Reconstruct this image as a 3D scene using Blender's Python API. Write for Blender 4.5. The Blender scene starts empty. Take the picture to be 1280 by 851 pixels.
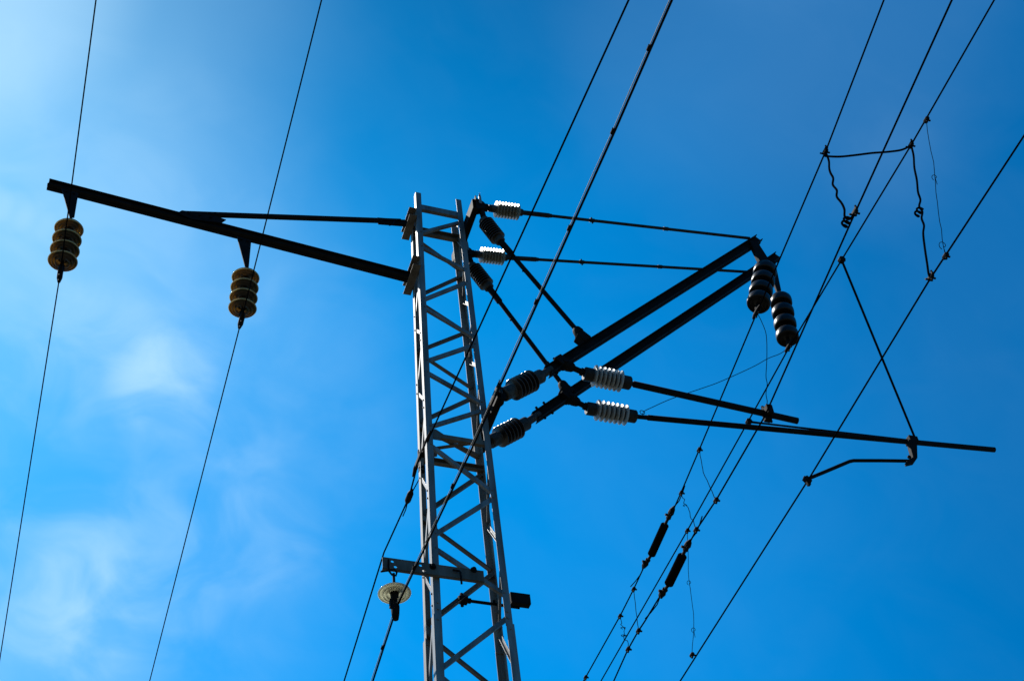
import bpy, math, random
import numpy as np
random.seed(4)
C = bpy.context.scene.collection
EYE = np.array((0, 0, 1.6))
FPX = 1876.0
W0, H0 = 1280.0, 851.0

# ------------------------------------------------------------------ camera frame (track runs along +Y)
def nrm(v):
    v = np.array(v, float); return v / np.linalg.norm(v)
Uc = nrm((-210, 1676, 1876)); Tc = np.array((-920, -2215, 1876.0)); Tc = nrm(Tc - Uc * np.dot(Tc, Uc))
Rc = np.cross(Uc, Tc)
if Rc[0] < 0: Rc = -Rc
M = np.array((Rc, Tc, Uc))                      # photo axes (right, up, forward) -> world
def ray(px, py): return M @ np.array(((px - W0/2)/FPX, (H0/2 - py)/FPX, 1.0))
def aY(px, py, Y): r = ray(px, py); return EYE + r*(Y/r[1])          # on a vertical plane across the track
def aZ(px, py, Z): r = ray(px, py); return EYE + r*((Z-1.6)/r[2])    # on a level plane
def proj(p):
    c = M.T @ (np.array(p) - EYE); return W0/2 + FPX*c[0]/c[2], H0/2 - FPX*c[1]/c[2]

# ------------------------------------------------------------------ materials
def mat(name, col, rough=.6, metal=0., noise=0., nscale=12., col2=None, bump=0., transl=None, tw=.5, spec=.5, coat=0., streak=False):
    m = bpy.data.materials.new(name); m.use_nodes = True
    nt = m.node_tree; N = nt.nodes; L = nt.links; b = N['Principled BSDF']; out = N['Material Output']
    b.inputs['Base Color'].default_value = (*col, 1); b.inputs['Roughness'].default_value = rough
    b.inputs['Metallic'].default_value = metal; b.inputs['Specular IOR Level'].default_value = spec
    b.inputs['Coat Weight'].default_value = coat
    if noise or col2:
        g = N.new('ShaderNodeNewGeometry'); n = N.new('ShaderNodeTexNoise'); mp = N.new('ShaderNodeMapping')
        if streak: mp.inputs['Scale'].default_value = (1, 1, .18)
        L.new(g.outputs['Position'], mp.inputs[0]); L.new(mp.outputs[0], n.inputs['Vector'])
        n.inputs['Scale'].default_value = nscale; n.inputs['Detail'].default_value = 8; n.inputs['Roughness'].default_value = .65
        r = N.new('ShaderNodeValToRGB'); r.color_ramp.elements[0].position = .35; r.color_ramp.elements[1].position = .68
        c2 = col2 or tuple(c*(1-noise) for c in col)
        r.color_ramp.elements[0].color = (*c2, 1); r.color_ramp.elements[1].color = (*col, 1)
        L.new(n.outputs['Fac'], r.inputs[0]); L.new(r.outputs[0], b.inputs['Base Color'])
        rr = N.new('ShaderNodeMapRange'); rr.inputs['To Min'].default_value = min(1, rough+.12); rr.inputs['To Max'].default_value = max(0, rough-.1)
        L.new(n.outputs['Fac'], rr.inputs[0]); L.new(rr.outputs[0], b.inputs['Roughness'])
        if bump:
            bp = N.new('ShaderNodeBump'); bp.inputs['Strength'].default_value = bump; bp.inputs['Distance'].default_value = .004
            L.new(n.outputs['Fac'], bp.inputs['Height']); L.new(bp.outputs[0], b.inputs['Normal'])
    if transl:
        t = N.new('ShaderNodeBsdfTranslucent'); t.inputs[0].default_value = (*transl, 1)
        mx = N.new('ShaderNodeMixShader'); mx.inputs[0].default_value = tw
        L.new(b.outputs[0], mx.inputs[1]); L.new(t.outputs[0], mx.inputs[2]); L.new(mx.outputs[0], out.inputs[0])
    return m
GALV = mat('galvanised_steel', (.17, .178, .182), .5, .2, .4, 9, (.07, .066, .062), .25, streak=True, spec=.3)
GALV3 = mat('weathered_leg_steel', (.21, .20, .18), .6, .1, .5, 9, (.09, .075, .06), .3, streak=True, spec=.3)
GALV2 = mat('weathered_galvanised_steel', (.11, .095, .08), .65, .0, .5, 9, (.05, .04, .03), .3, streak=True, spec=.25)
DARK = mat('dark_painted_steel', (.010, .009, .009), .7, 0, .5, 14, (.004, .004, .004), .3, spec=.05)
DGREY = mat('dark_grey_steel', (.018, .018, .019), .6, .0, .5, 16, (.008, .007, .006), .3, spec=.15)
WIRE = mat('weathered_copper_wire', (.004, .0035, .004), .95, .0, .3, 30, spec=.0)
ALU = mat('aluminium_strand', (.34, .33, .32), .7, .0, spec=.2)
RUBBER = mat('black_rubber', (.004, .004, .005), .8, 0, .3, 20, spec=.05)
WHITE = mat('white_porcelain', (.08, .078, .074), .18, 0, .12, 40, transl=(1, .99, .96), tw=.55)
CREAM = mat('cream_porcelain', (.05, .048, .04), .25, 0, .2, 40, transl=(.9, .85, .72), tw=.45)
BROWN = mat('brown_porcelain', (.012, .008, .007), .28, 0, .4, 25)
BLACKP = mat('black_porcelain', (.008, .006, .006), .35, 0, .4, 25, spec=.2)
CORE = mat('dark_insulator_core', (.02, .016, .015), .5, 0, .3, 20)
CAPM = mat('cast_end_cap', (.05, .048, .046), .55, .1, .5, 30, (.02, .018, .016), .3, spec=.15)
def glass(name, tint, dark, share=.35, rough=.08):
    m = bpy.data.materials.new(name); m.use_nodes = True
    nt = m.node_tree; N = nt.nodes; L = nt.links; b = N['Principled BSDF']; out = N['Material Output']
    b.inputs['Base Color'].default_value = (*dark, 1); b.inputs['Roughness'].default_value = rough
    b.inputs['IOR'].default_value = 1.5
    t = N.new('ShaderNodeBsdfTranslucent'); t.inputs[0].default_value = (*tint, 1)
    g = N.new('ShaderNodeBsdfRefraction'); g.inputs[0].default_value = (*tint, 1); g.inputs['Roughness'].default_value = .06; g.inputs['IOR'].default_value = 1.5
    b.inputs['Coat Weight'].default_value = .6; b.inputs['Coat Roughness'].default_value = .05
    m1 = N.new('ShaderNodeMixShader'); m1.inputs[0].default_value = share
    m2 = N.new('ShaderNodeMixShader'); m2.inputs[0].default_value = .6
    L.new(t.outputs[0], m1.inputs[1]); L.new(g.outputs[0], m1.inputs[2])
    L.new(b.outputs[0], m2.inputs[1]); L.new(m1.outputs[0], m2.inputs[2]); L.new(m2.outputs[0], out.inputs[0])
    return m
AMBER = glass('amber_glass', (.34, .22, .08), (.03, .02, .010), .6)
RIM_GLINT = glass('rim_glint_glass', (1.0, .86, .50), (.55, .42, .20), .1)  # brighter glass: gold edge highlight put into the colour
PALE_GLINT = glass('pale_rim_glint_glass', (.95, .95, .80), (.5, .5, .4), .15)  # same for the single disc: pale edge highlight as colour
PALEG = glass('pale_green_glass', (.74, .72, .56), (.07, .07, .05), .45)

# ------------------------------------------------------------------ mesh builder
class MB:
    def __init__(s): s.v = []; s.f = []; s.sm = []
    def add(s, vs, fs, smooth=False):
        o = len(s.v); s.v += [tuple(float(c) for c in v) for v in vs]
        s.f += [tuple(i+o for i in f) for f in fs]; s.sm += [smooth]*len(fs); return s
    def prism(s, prof, p, q, xa, ya):            # closed 2-D profile swept p -> q
        p, q, xa, ya = map(np.array, (p, q, xa, ya)); n = len(prof)
        vs = [p + xa*a + ya*b for a, b in prof] + [q + xa*a + ya*b for a, b in prof]
        ar = sum(prof[i][0]*prof[(i+1) % n][1] - prof[(i+1) % n][0]*prof[i][1] for i in range(n))
        if ar * np.dot(np.cross(xa, ya), q-p) > 0:
            fs = [(i, (i+1) % n, n+(i+1) % n, n+i) for i in range(n)] + [tuple(range(n-1, -1, -1)), tuple(range(n, 2*n))]
        else:
            fs = [(n+i, n+(i+1) % n, (i+1) % n, i) for i in range(n)] + [tuple(range(n)), tuple(range(2*n-1, n-1, -1))]
        return s.add(vs, fs)
    def box(s, p, q, w, h, up=(0, 0, 1)):
        d, x, y = frame(p, q, up)
        return s.prism([(-w/2, -h/2), (w/2, -h/2), (w/2, h/2), (-w/2, h/2)], p, q, x, y)
    def chan(s, p, q, w, h, t, up=(0, 0, 1), flip=1):      # C channel, web height h, flanges w pointing sideways
        d, x, y = frame(p, q, up); x = x*flip
        pr = [(0, -h/2), (w, -h/2), (w, -h/2+t), (t, -h/2+t), (t, h/2-t), (w, h/2-t), (w, h/2), (0, h/2)]
        return s.prism(pr, p, q, x, y)
    def angle(s, p, q, a, b, wa, wb, t):          # L section: heel on the line, legs along a and b
        return s.prism([(0, 0), (wa, 0), (wa, t), (t, t), (t, wb), (0, wb)], p, q, a, b)
    def tube(s, pts, r, n=10, caps=True):
        pts = [np.array(p, float) for p in pts]; rs = r if hasattr(r, '__len__') else [r]*len(pts)
        vs = []; fs = []; up = None
        for i, p in enumerate(pts):
            d = pts[min(i+1, len(pts)-1)] - pts[max(i-1, 0)]; d = d/(np.linalg.norm(d)+1e-12)
            if up is None:
                up = np.array((0, 0, 1.)) if abs(d[2]) < .9 else np.array((1., 0, 0))
            x = np.cross(up, d); x /= np.linalg.norm(x)+1e-12; y = np.cross(d, x); up = y
            for k in range(n):
                a = 2*math.pi*k/n; vs.append(p + x*math.cos(a)*rs[i] + y*math.sin(a)*rs[i])
        for i in range(len(pts)-1):
            for k in range(n):
                fs.append((i*n+k, i*n+(k+1) % n, (i+1)*n+(k+1) % n, (i+1)*n+k))
        s.add(vs, fs, True)
        if caps:
            m = len(pts)-1
            s.add([vs[k] for k in range(n)], [tuple(range(n-1, -1, -1))]); s.add([vs[m*n+k] for k in range(n)], [tuple(range(n))])
        return s
    def lathe(s, p, axis, prof, n=32, smooth=True):          # prof: (distance along axis, radius)
        d = nrm(axis); u = np.array((0, 0, 1.)) if abs(d[2]) < .9 else np.array((0, 1., 0))
        x = nrm(np.cross(u, d)); y = np.cross(d, x); p = np.array(p)
        vs = []; fs = []
        for a, r in prof:
            for k in range(n):
                th = 2*math.pi*k/n; vs.append(p + d*a + (x*math.cos(th)+y*math.sin(th))*max(r, 1e-4))
        for i in range(len(prof)-1):
            for k in range(n):
                fs.append((i*n+k, i*n+(k+1) % n, (i+1)*n+(k+1) % n, (i+1)*n+k))
        return s.add(vs, fs, smooth)
    def plate(s, pts, nv, t):                      # polygon plate with thickness along nv
        nv = nrm(nv); pts = [np.array(p) for p in pts]; n = len(pts)
        vs = [p - nv*t/2 for p in pts] + [p + nv*t/2 for p in pts]
        return s.add(vs, [(i, (i+1) % n, n+(i+1) % n, n+i) for i in range(n)] + [tuple(range(n-1, -1, -1)), tuple(range(n, 2*n))])
    def bolt(s, p, d, r=.011, h=.012): return s.lathe(p, d, [(-.004, 0), (-.004, r), (h, r), (h, 0)], 6, False)
    def build(s, name, m, parent=None, bevel=0, label=None):
        me = bpy.data.meshes.new(name); root = parent
        while root is not None and root.parent is not None: root = root.parent
        off = np.array(root.location) if root is not None and root.type == 'EMPTY' else np.zeros(3)
        if root is None: off = np.array(s.v[0])
        me.from_pydata([tuple(np.array(v)-off) for v in s.v], [], s.f)
        me.polygons.foreach_set('use_smooth', s.sm); me.materials.append(m); me.update()
        o = bpy.data.objects.new(name, me); C.objects.link(o); o.parent = parent
        if root is None: o.location = off
        if bevel:
            b = o.modifiers.new('bevel', 'BEVEL'); b.width = bevel; b.segments = 2; b.limit_method = 'ANGLE'
        if label: o['label'] = label
        return o
def frame(p, q, up=(0, 0, 1)):
    d = nrm(np.array(q)-np.array(p)); u = np.array(up, float)
    if abs(np.dot(d, nrm(u))) > .97: u = np.array((0, 1., 0))
    x = nrm(np.cross(d, u)); y = np.cross(x, d); return d, x, y
def thing(name, loc, label, cat, group=None):
    o = bpy.data.objects.new(name, None); C.objects.link(o); o.location = tuple(float(c) for c in loc); o.empty_display_size = .2
    o['label'] = label; o['category'] = cat
    if group: o['group'] = group
    return o
def lerp(a, b, t): return np.array(a)*(1-t) + np.array(b)*t

# ================================================================== MAST
YM = 8.42
def zz(z): return z - 1.6 - 6.3
def xl(z): return 2.632 + .0118*zz(z)
def xr(z): return 3.245 - .0133*zz(z)
def dep(z): return .28 - .012*zz(z)
def legc(k, z):
    return np.array((xl(z) if k in 'AB' else xr(z), YM + (dep(z)/2 if k in 'AD' else -dep(z)/2), z))
def legz(k, py, ins=0.):
    lo, hi = 3.0, 15.0
    for _ in range(50):
        m = (lo+hi)/2; p = legc(k, m); p[0] += ins*(1 if k in 'AB' else -1)
        if proj(p)[1] > py: lo = m
        else: hi = m
    return (lo+hi)/2
ZG = 3.0
mast = thing('lattice_mast', (xl(ZG)+.31, YM, ZG), 'grey galvanised four-legged steel lattice mast with zigzag bracing', 'mast')
LW = .056; T_ = .006
zsB = legz('B', 767); zsC = legz('C', 773)
ztop = {'B': legz('B', 240), 'C': legz('C', 250)}
ztop['A'] = ztop['B'] - .14; ztop['D'] = ztop['B'] - .14
for k in 'ABCD':
    mb = MB(); sx = 1 if k in 'AB' else -1; sy = 1 if k in 'BC' else -1
    zs = zsB - (.05 if k in 'AD' else 0)
    mb.angle(legc(k, zs-.02), legc(k, ztop[k]), (sx, 0, 0), (0, sy, 0), LW, LW, T_)
    g = np.array((-sx*.007, -sy*.007, 0))
    mb.angle(legc(k, ZG)+g, legc(k, zs)+g, (sx, 0, 0), (0, sy, 0), LW+.006, LW+.006, .0065)
    for dz in (-.05, .05, .11) if True else ():
        c = legc(k, zs+dz) + np.array((sx*.032, 0, 0)) + (g if dz < 0 else 0)
        mb.bolt(c, (0, -sy, 0), .009, .009)
    mb.build('leg', GALV if k in 'BC' else GALV3, mast, .0015)
def lace(k1, y1, k2, y2, w=.036, far=False, m=GALV, t=.005):
    """angle bar between two legs at the given heights"""
    same_face = (k1 + k2) in ('BC', 'AD')
    if same_face:
        ins = LW - .006
        p = legc(k1, legz(k1, y1, ins)); q = legc(k2, legz(k2, y2, ins)); p[0] += ins; q[0] -= ins
        sy = 1 if k1 == 'B' else -1
        off = np.array((0, sy*(T_+.0015), 0)); nv = np.array((0, sy, 0.))
    else:
        p = legc(k1, legz(k1, y1)); q = legc(k2, legz(k2, y2))
        sx = 1 if k1 in 'AB' else -1
        p[1] += -.030 if k1 in 'AD' else .030; q[1] += -.030 if k2 in 'AD' else .030
        off = np.array((sx*(T_+.0015), 0, 0)); nv = np.array((sx, 0, 0.))
    d = nrm(q-p)
    ext = .034 if same_face else .012
    p = p + off - d*ext; q = q + off + d*ext
    side = nrm(np.cross(d, nv))
    if side[2] < 0: side = -side
    mb = MB(); mb.prism([(-w/2, 0), (w/2, 0), (w/2, t), (-w/2+t, t), (-w/2+t, w*.75), (-w/2, w*.75)], p, q, side, nv)
    for e in (p+d*.02, q-d*.02): mb.bolt(e, -nv, .008, .016)
    return mb.build('lacing_bar', m, mast, .001)
near = [(289, 277), (308, 335), (372, 352), (384, 418), (449, 430), (465, 501), (531, 512), (556, 611), (665, 622), (685, 739), (832, 772), (846, 925)]
far = [(300, 336), (371, 349), (378, 414), (439, 418), (444, 484), (527, 500), (538, 569), (641, 597), (655, 711), (778, 722), (798, 868)]
for a, b in near: lace('B', a, 'C', b, .036)
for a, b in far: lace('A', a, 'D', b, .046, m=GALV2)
for a, b in [(335, 330), (416, 413), (495, 497), (600, 610), (724, 739)]: lace('A', a, 'B', b, .030)
for a, b in [(400, 338), (485, 421), (588, 505), (710, 618), (862, 752)]: lace('A', a, 'B', b, .030)
for a, b in [(303, 306), (381, 379), (457, 455), (662, 675), (798, 827)]: lace('D', a, 'C', b, .030)
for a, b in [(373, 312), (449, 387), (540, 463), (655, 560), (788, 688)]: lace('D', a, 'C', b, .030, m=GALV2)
lace('B', 940, 'C', 935, .036)
for k in range(8):                                      # bracing below the picture, down to the foot
    z0 = legz('B', 880) - .62*k; z1 = z0-.60
    if z1 < ZG+.1: break
    for f, (L_, R_) in (('n', 'BC'), ('f', 'AD')):
        a, b = (z0, z1) if (k % 2) ^ (f == 'f') else (z1, z0)
        p = legc(L_, a); q = legc(R_, b); sy = 1 if f == 'n' else -1
        o_ = np.array((0, sy*.008, 0)); MB().angle(p+o_+np.array((.03,0,0)), q+o_-np.array((.03,0,0)), (0, 0, 1), (0, sy, 0), .036, .028, .005).build('lacing_bar', GALV, mast, .001)
# horizontal frames
def hframe(k1, y1, k2, y2, h, w, m, name='cross_channel', out=0.):
    p = legc(k1, legz(k1, y1, .03)); q = legc(k2, legz(k2, y2, .03)); sy = 1 if k1 == 'B' else -1
    z = (p[2]+q[2])/2; p[2] = q[2] = z
    p[0] += .008; q[0] -= .008; o = np.array((0, sy*(.009), 0))
    mb = MB(); d, x, y = frame(p, q); mb.chan(p+o, q+o, w, h, .006, flip=1 if x[1]*sy > 0 else -1)
    return mb.build(name, m, mast, .0015), z
_, zt = hframe('B', 260, 'C', 264, .075, .04, GALV)
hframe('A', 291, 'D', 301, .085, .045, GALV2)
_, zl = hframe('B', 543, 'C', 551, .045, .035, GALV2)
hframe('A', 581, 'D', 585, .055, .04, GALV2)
for s in (0, 1):                                       # flat cross bracing inside the lower frame
    p = legc('B' if s else 'C', zl); q = legc('D' if s else 'A', zl)
    MB().box(lerp(p, q, .06)+np.array((0, 0, .03+.008*s)), lerp(p, q, .94)+np.array((0, 0, .03+.008*s)), .035, .006).build('plan_brace', GALV2, mast)
for k in 'BA':
    c = legc(k, zl); sy = 1 if k == 'B' else -1
    MB().plate([c+np.array(v) for v in ((.05, sy*.014, -.05), (.05, sy*.014, .07), (.09, sy*.014, .07), (.16, sy*.014, .02), (.16, sy*.014, -.01), (.09, sy*.014, -.05))], (0, 1, 0), .006).build('gusset_plate', GALV2, mast)
# foundation
mb = MB(); c = np.array((xl(ZG)+.31, YM, 0)); mb.box(c+np.array((0, 0, ZG-.9)), c+np.array((0, 0, ZG+.18)), 1.0, .8)
mb.build('foundation', mat('foundation_concrete', (.32, .31, .29), .9, 0, .3, 5, bump=.5), mast, .02)

# side brackets (channels running along the track) that carry the arms
def bracket(name, x, y0, y1, z, h, w, flip, m):
    mb = MB(); mb.chan((x, y0, z), (x, y1, z), w, h, .007, flip=flip)
    for yy in (y0+.05, YM-dep(z)/2+.03, YM+dep(z)/2-.03, y1-.05):
        mb.bolt((x + (.008 if flip > 0 else -.008), yy, z+h*.25), (1 if flip > 0 else -1, 0, 0)); mb.bolt((x + (.008 if flip > 0 else -.008), yy, z-h*.25), (1 if flip > 0 else -1, 0, 0))
    return mb.build(name, m, mast, .002)
pU = aY(600, 260, 8.10); pL = aY(626, 497, 8.10)
zU = pU[2]; zL = pL[2]
zUL = aY(507, 278, YM)[2]; zLL = aY(516, 347, YM)[2]
bracket('side_bracket', xl(zUL)-.004, YM-.14, YM+.17, zUL+.01, .12, .075, -1, GALV2)
bracket('side_bracket', xl(zLL)-.004, YM-.20, YM+.17, zLL+.01, .13, .075, -1, GALV2)
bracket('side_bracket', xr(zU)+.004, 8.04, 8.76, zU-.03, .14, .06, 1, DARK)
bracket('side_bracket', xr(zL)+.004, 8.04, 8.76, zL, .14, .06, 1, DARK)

# ---- left crossarm with tie rod and hanger plates (bolted to the mast)
bs = aY(60, 230, YM); be = aY(518, 348, YM)
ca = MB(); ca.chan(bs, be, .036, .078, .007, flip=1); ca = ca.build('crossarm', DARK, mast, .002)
d_, x_, y_ = frame(bs, be)
MB().chan(bs - x_*.006, be - x_*.006, .036, .078, .007, flip=-1).build('crossarm_channel', DARK, ca, .002)
t0 = aY(226, 270.5, YM+.02); t1 = aY(500, 280, YM+.02)
mb = MB(); mb.angle(t0+np.array((0,-.04,0)), t1+np.array((0,-.04,0)), (0, 0, 1), (0, 1, 0), .034, .042, .006)
mb.build('tie_rod', DARK, ca, .0015)
mb = MB(); e0 = lerp(t0, t1, .89); mb.box(e0+np.array((0,-.015,.015)), t1+np.array((.1, -.015, .017)), .03, .075); mb.bolt(e0+np.array((.03, -.03, 0)), (0, -1, 0)); mb.bolt(e0+np.array((.12, -.03, 0)), (0, -1, 0))
mb.tube([lerp(t0,t1,.97)+np.array((0,-.04,0)), lerp(t0,t1,.965)+np.array((-.01,-.05,-.08)), lerp(t0,t1,.95)+np.array((-.02,-.05,-.1))], .007, 6)
mb.build('end_fitting', DARK, ca, .002)
mb = MB(); g0 = t0; mb.plate([g0+np.array(v) for v in ((-.04, -.05, -.03), (0, -.05, .022), (.30, -.05, .036), (.40, -.05, .01), (.36, -.05, -.05), (.1, -.05, -.08))], (0, 1, 0), .008)
for k in range(3): mb.bolt(g0+np.array((.06+.1*k, -.054, -.005)), (0, -1, 0))
mb.build('gusset_plate', DARK, ca, .001)
mb = MB()
for pl in ([(77, 236), (98, 242), (93, 272), (87, 272)], [(296, 296), (314, 301), (311, 334), (306, 333)]):
    P = [aY(x, y, YM-.065) for x, y in pl]
    m2 = MB(); m2.plate(P, (0, 1, 0), .014); m2.bolt(lerp(P[0], P[1], .3)+np.array((0, -.006, -.03)), (0, -1, 0)); m2.bolt(lerp(P[0], P[1], .75)+np.array((0, -.006, -.03)), (0, -1, 0))
    m2.build('hanger_plate', DARK, ca, .002)

# ---- lower bar with bolt holes and hook
b0 = aY(478, 703, YM-.17); b1 = aY(604, 711, YM-.17)
b1[2] = b0[2]
d_, x_, y_ = frame(b0, b1)
def holed_bar(p, q, h, holes, rad):
    # flat web in two rows, each with its own bolt holes cut as octagons
    L = np.linalg.norm(q-p); d = nrm(q-p); up = np.array((0, 0, 1.)); mb = MB(); vs = []; fs = []; key = {}
    def V(a, b):
        k = (round(a, 5), round(b, 5))
        if k not in key: key[k] = len(vs); vs.append(p + d*a + up*b)
        return key[k]
    for lo, hi, row in ((0, h/2, [a for a, b in holes if b > 0]), (-h/2, 0, [a for a, b in holes if b < 0])):
        cuts = [0.]; m = (lo+hi)/2
        for a in sorted(row): cuts += [a-.022, a+.022]
        cuts.append(L)
        for i in range(0, len(cuts), 2): fs.append((V(cuts[i], lo), V(cuts[i+1], lo), V(cuts[i+1], hi), V(cuts[i], hi)))
        for a in row:
            oc = [V(a+rad*math.cos(t_), m+rad*math.sin(t_)) for t_ in [math.pi/4*k+math.pi/8 for k in range(8)]]
            c = [V(a+.022, hi), V(a-.022, hi), V(a-.022, lo), V(a+.022, lo)]
            fs += [(oc[0], c[0], oc[1]), (oc[1], c[0], c[1], oc[2]), (oc[2], c[1], oc[3]), (oc[3], c[1], c[2], oc[4]), (oc[4], c[2], oc[5]), (oc[5], c[2], c[3], oc[6]), (oc[6], c[3], oc[7]), (oc[7], c[3], c[0], oc[0])]
    return mb.add(vs, fs)
hb = holed_bar(b0, b1, .095, [(.075, 1), (.097, -1), (.29, 1), (.312, -1)], .0125)
lowbar = hb.build('arm_bar', GALV2, mast)
sol = lowbar.modifiers.new('thick', 'SOLIDIFY'); sol.thickness = .007; sol.offset = 0
mb = MB(); mb.box(b0+np.array((0, .006, .050)), b1+np.array((0, .006, .050)), .022, .007)
mb.box(b0+np.array((0, .012, -.050)), b1+np.array((0, .012, -.050)), .018, .007)
mb.build('flange', GALV2, lowbar, .001)
for px, py in ((541, 708), (592, 712)):
    mb = MB(); c = aY(px, py, YM-.175); mb.lathe(c, (0, -1, 0), [(-.01, 0), (-.01, .026), (.004, .026), (.006, .016), (.022, .016), (.022, 0)], 12, False)
    mb.build('bar_bolt', DARK, lowbar)
c = aY(574, 713, YM-.19); MB().tube([c+np.array((-.05, 0, .0)), c+np.array((0, 0, -.002)), c+np.array((.005, -.01, -.02)), c+np.array((.008, -.01, -.13))], .008, 8).build('hook_rod', DARK, lowbar)

# ---- dead-end fitting on the far left leg
zA = legz('A', 580); ga = legc('A', zA)
mb = MB(); mb.box(ga+np.array((.02, -.02, -.10)), ga+np.array((.02, -.02, .14)), .05, .03); mb.box(ga+np.array((.01, -.10, .03)), ga+np.array((.01, .05, .03)), .05, .04)
for s in (-1, 1): mb.bolt(ga+np.array((.02, -.036, .07*s)), (0, -1, 0), .014, .02)
mb.build('anchor_clamp', DARK, mast, .003)
GUY = ga + np.array((.005, -.02, .03))

# ================================================================== SIGN PLATE
sp0 = aY(582, 750, YM+.13); sp1 = aY(641, 752, YM+.13); sp1[2] = sp0[2]
sg = thing('sign_plate', sp1, 'small black plate on a short rod sticking out right of the mast', 'sign plate')
MB().tube([sp0, sp1+np.array((.05, 0, 0))], .013, 10).build('rod', DARK, sg)
mb = MB(); mb.lathe(sp0+np.array((-.06, -.0, 0)), (1, 0, 0), [(0, 0), (0, .03), (.03, .038), (.07, .038), (.075, .022), (.1, .022), (.1, 0)], 10, False); mb.bolt(sp0+np.array((-.03, 0, -.03)), (0, 0, -1), .014, .03); mb.bolt(sp0+np.array((-.03, 0, .03)), (0, 0, 1), .014, .03); mb.build('clamp', DARK, sg)
MB().bolt(lerp(sp0, sp1, .6)+np.array((0, 0, .01)), (0, 0, 1), .012, .025).build('set_screw', DARK, sg)
q0 = aY(637, 748, YM+.1); q1 = aY(661.5, 748, YM+.1); q1[2] = q0[2]
mb = MB(); mb.box(q0, q1, .06, .095); mb.build('plate', DARK, sg, .003)
mb = MB(); mb.box(q0+np.array((0, -.02, -.055)), q1+np.array((-.03, -.02, -.055)), .04, .012); mb.build('plate_edge', DARK, sg, .001)

# ================================================================== RIBBED INSULATORS
def ribbed(p, q, rc, rs, n, matS, parent, name, cap_r, cap_l, capm=CAPM, sheds_from=.12, sheds_to=.88, hollow=False):
    p = np.array(p); q = np.array(q); L = np.linalg.norm(q-p); d = nrm(q-p)
    mb = MB(); pr = [(0, rc*.7), (0, rc)]
    mb.lathe(p, d, [(0, 0), (0, rc), (L, rc), (L, 0)], 20)
    core = mb.build(name, CORE, parent)
    a0 = L*sheds_from; a1 = L*sheds_to; st = (a1-a0)/n
    mb = MB()
    for k in range(n):
        a = a0 + st*k
        mb.lathe(p, d, [(a+st*.05, rc*.9), (a+st*.30, rs*.72), (a+st*.36, rs*.95), (a+st*.41, rs), (a+st*.50, rs), (a+st*.55, rs*.95), (a+st*.58, rs*.72), (a+st*.80, rc*.9)], 28)
    mb.build('sheds', matS, core)
    for a, b in ((-cap_l*.45, cap_l*.55), (L-cap_l*.55, L+cap_l*.45)):
        MB().lathe(p, d, [(a, 0), (a, cap_r*.88), (a+.008, cap_r), (b-.008, cap_r), (b, cap_r*.88), (b, 0)], 20, False).build('end_cap', capm, core)
    return core
def strap(parent, p, q, r, name, m=DARK, n=12): return MB().tube([p, q], r, n).build(name, m, parent)
def collar(mb, p, d, r, l): mb.lathe(p, d, [(-l/2, 0), (-l/2, r), (l/2, r), (l/2, 0)], 12, False)

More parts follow.
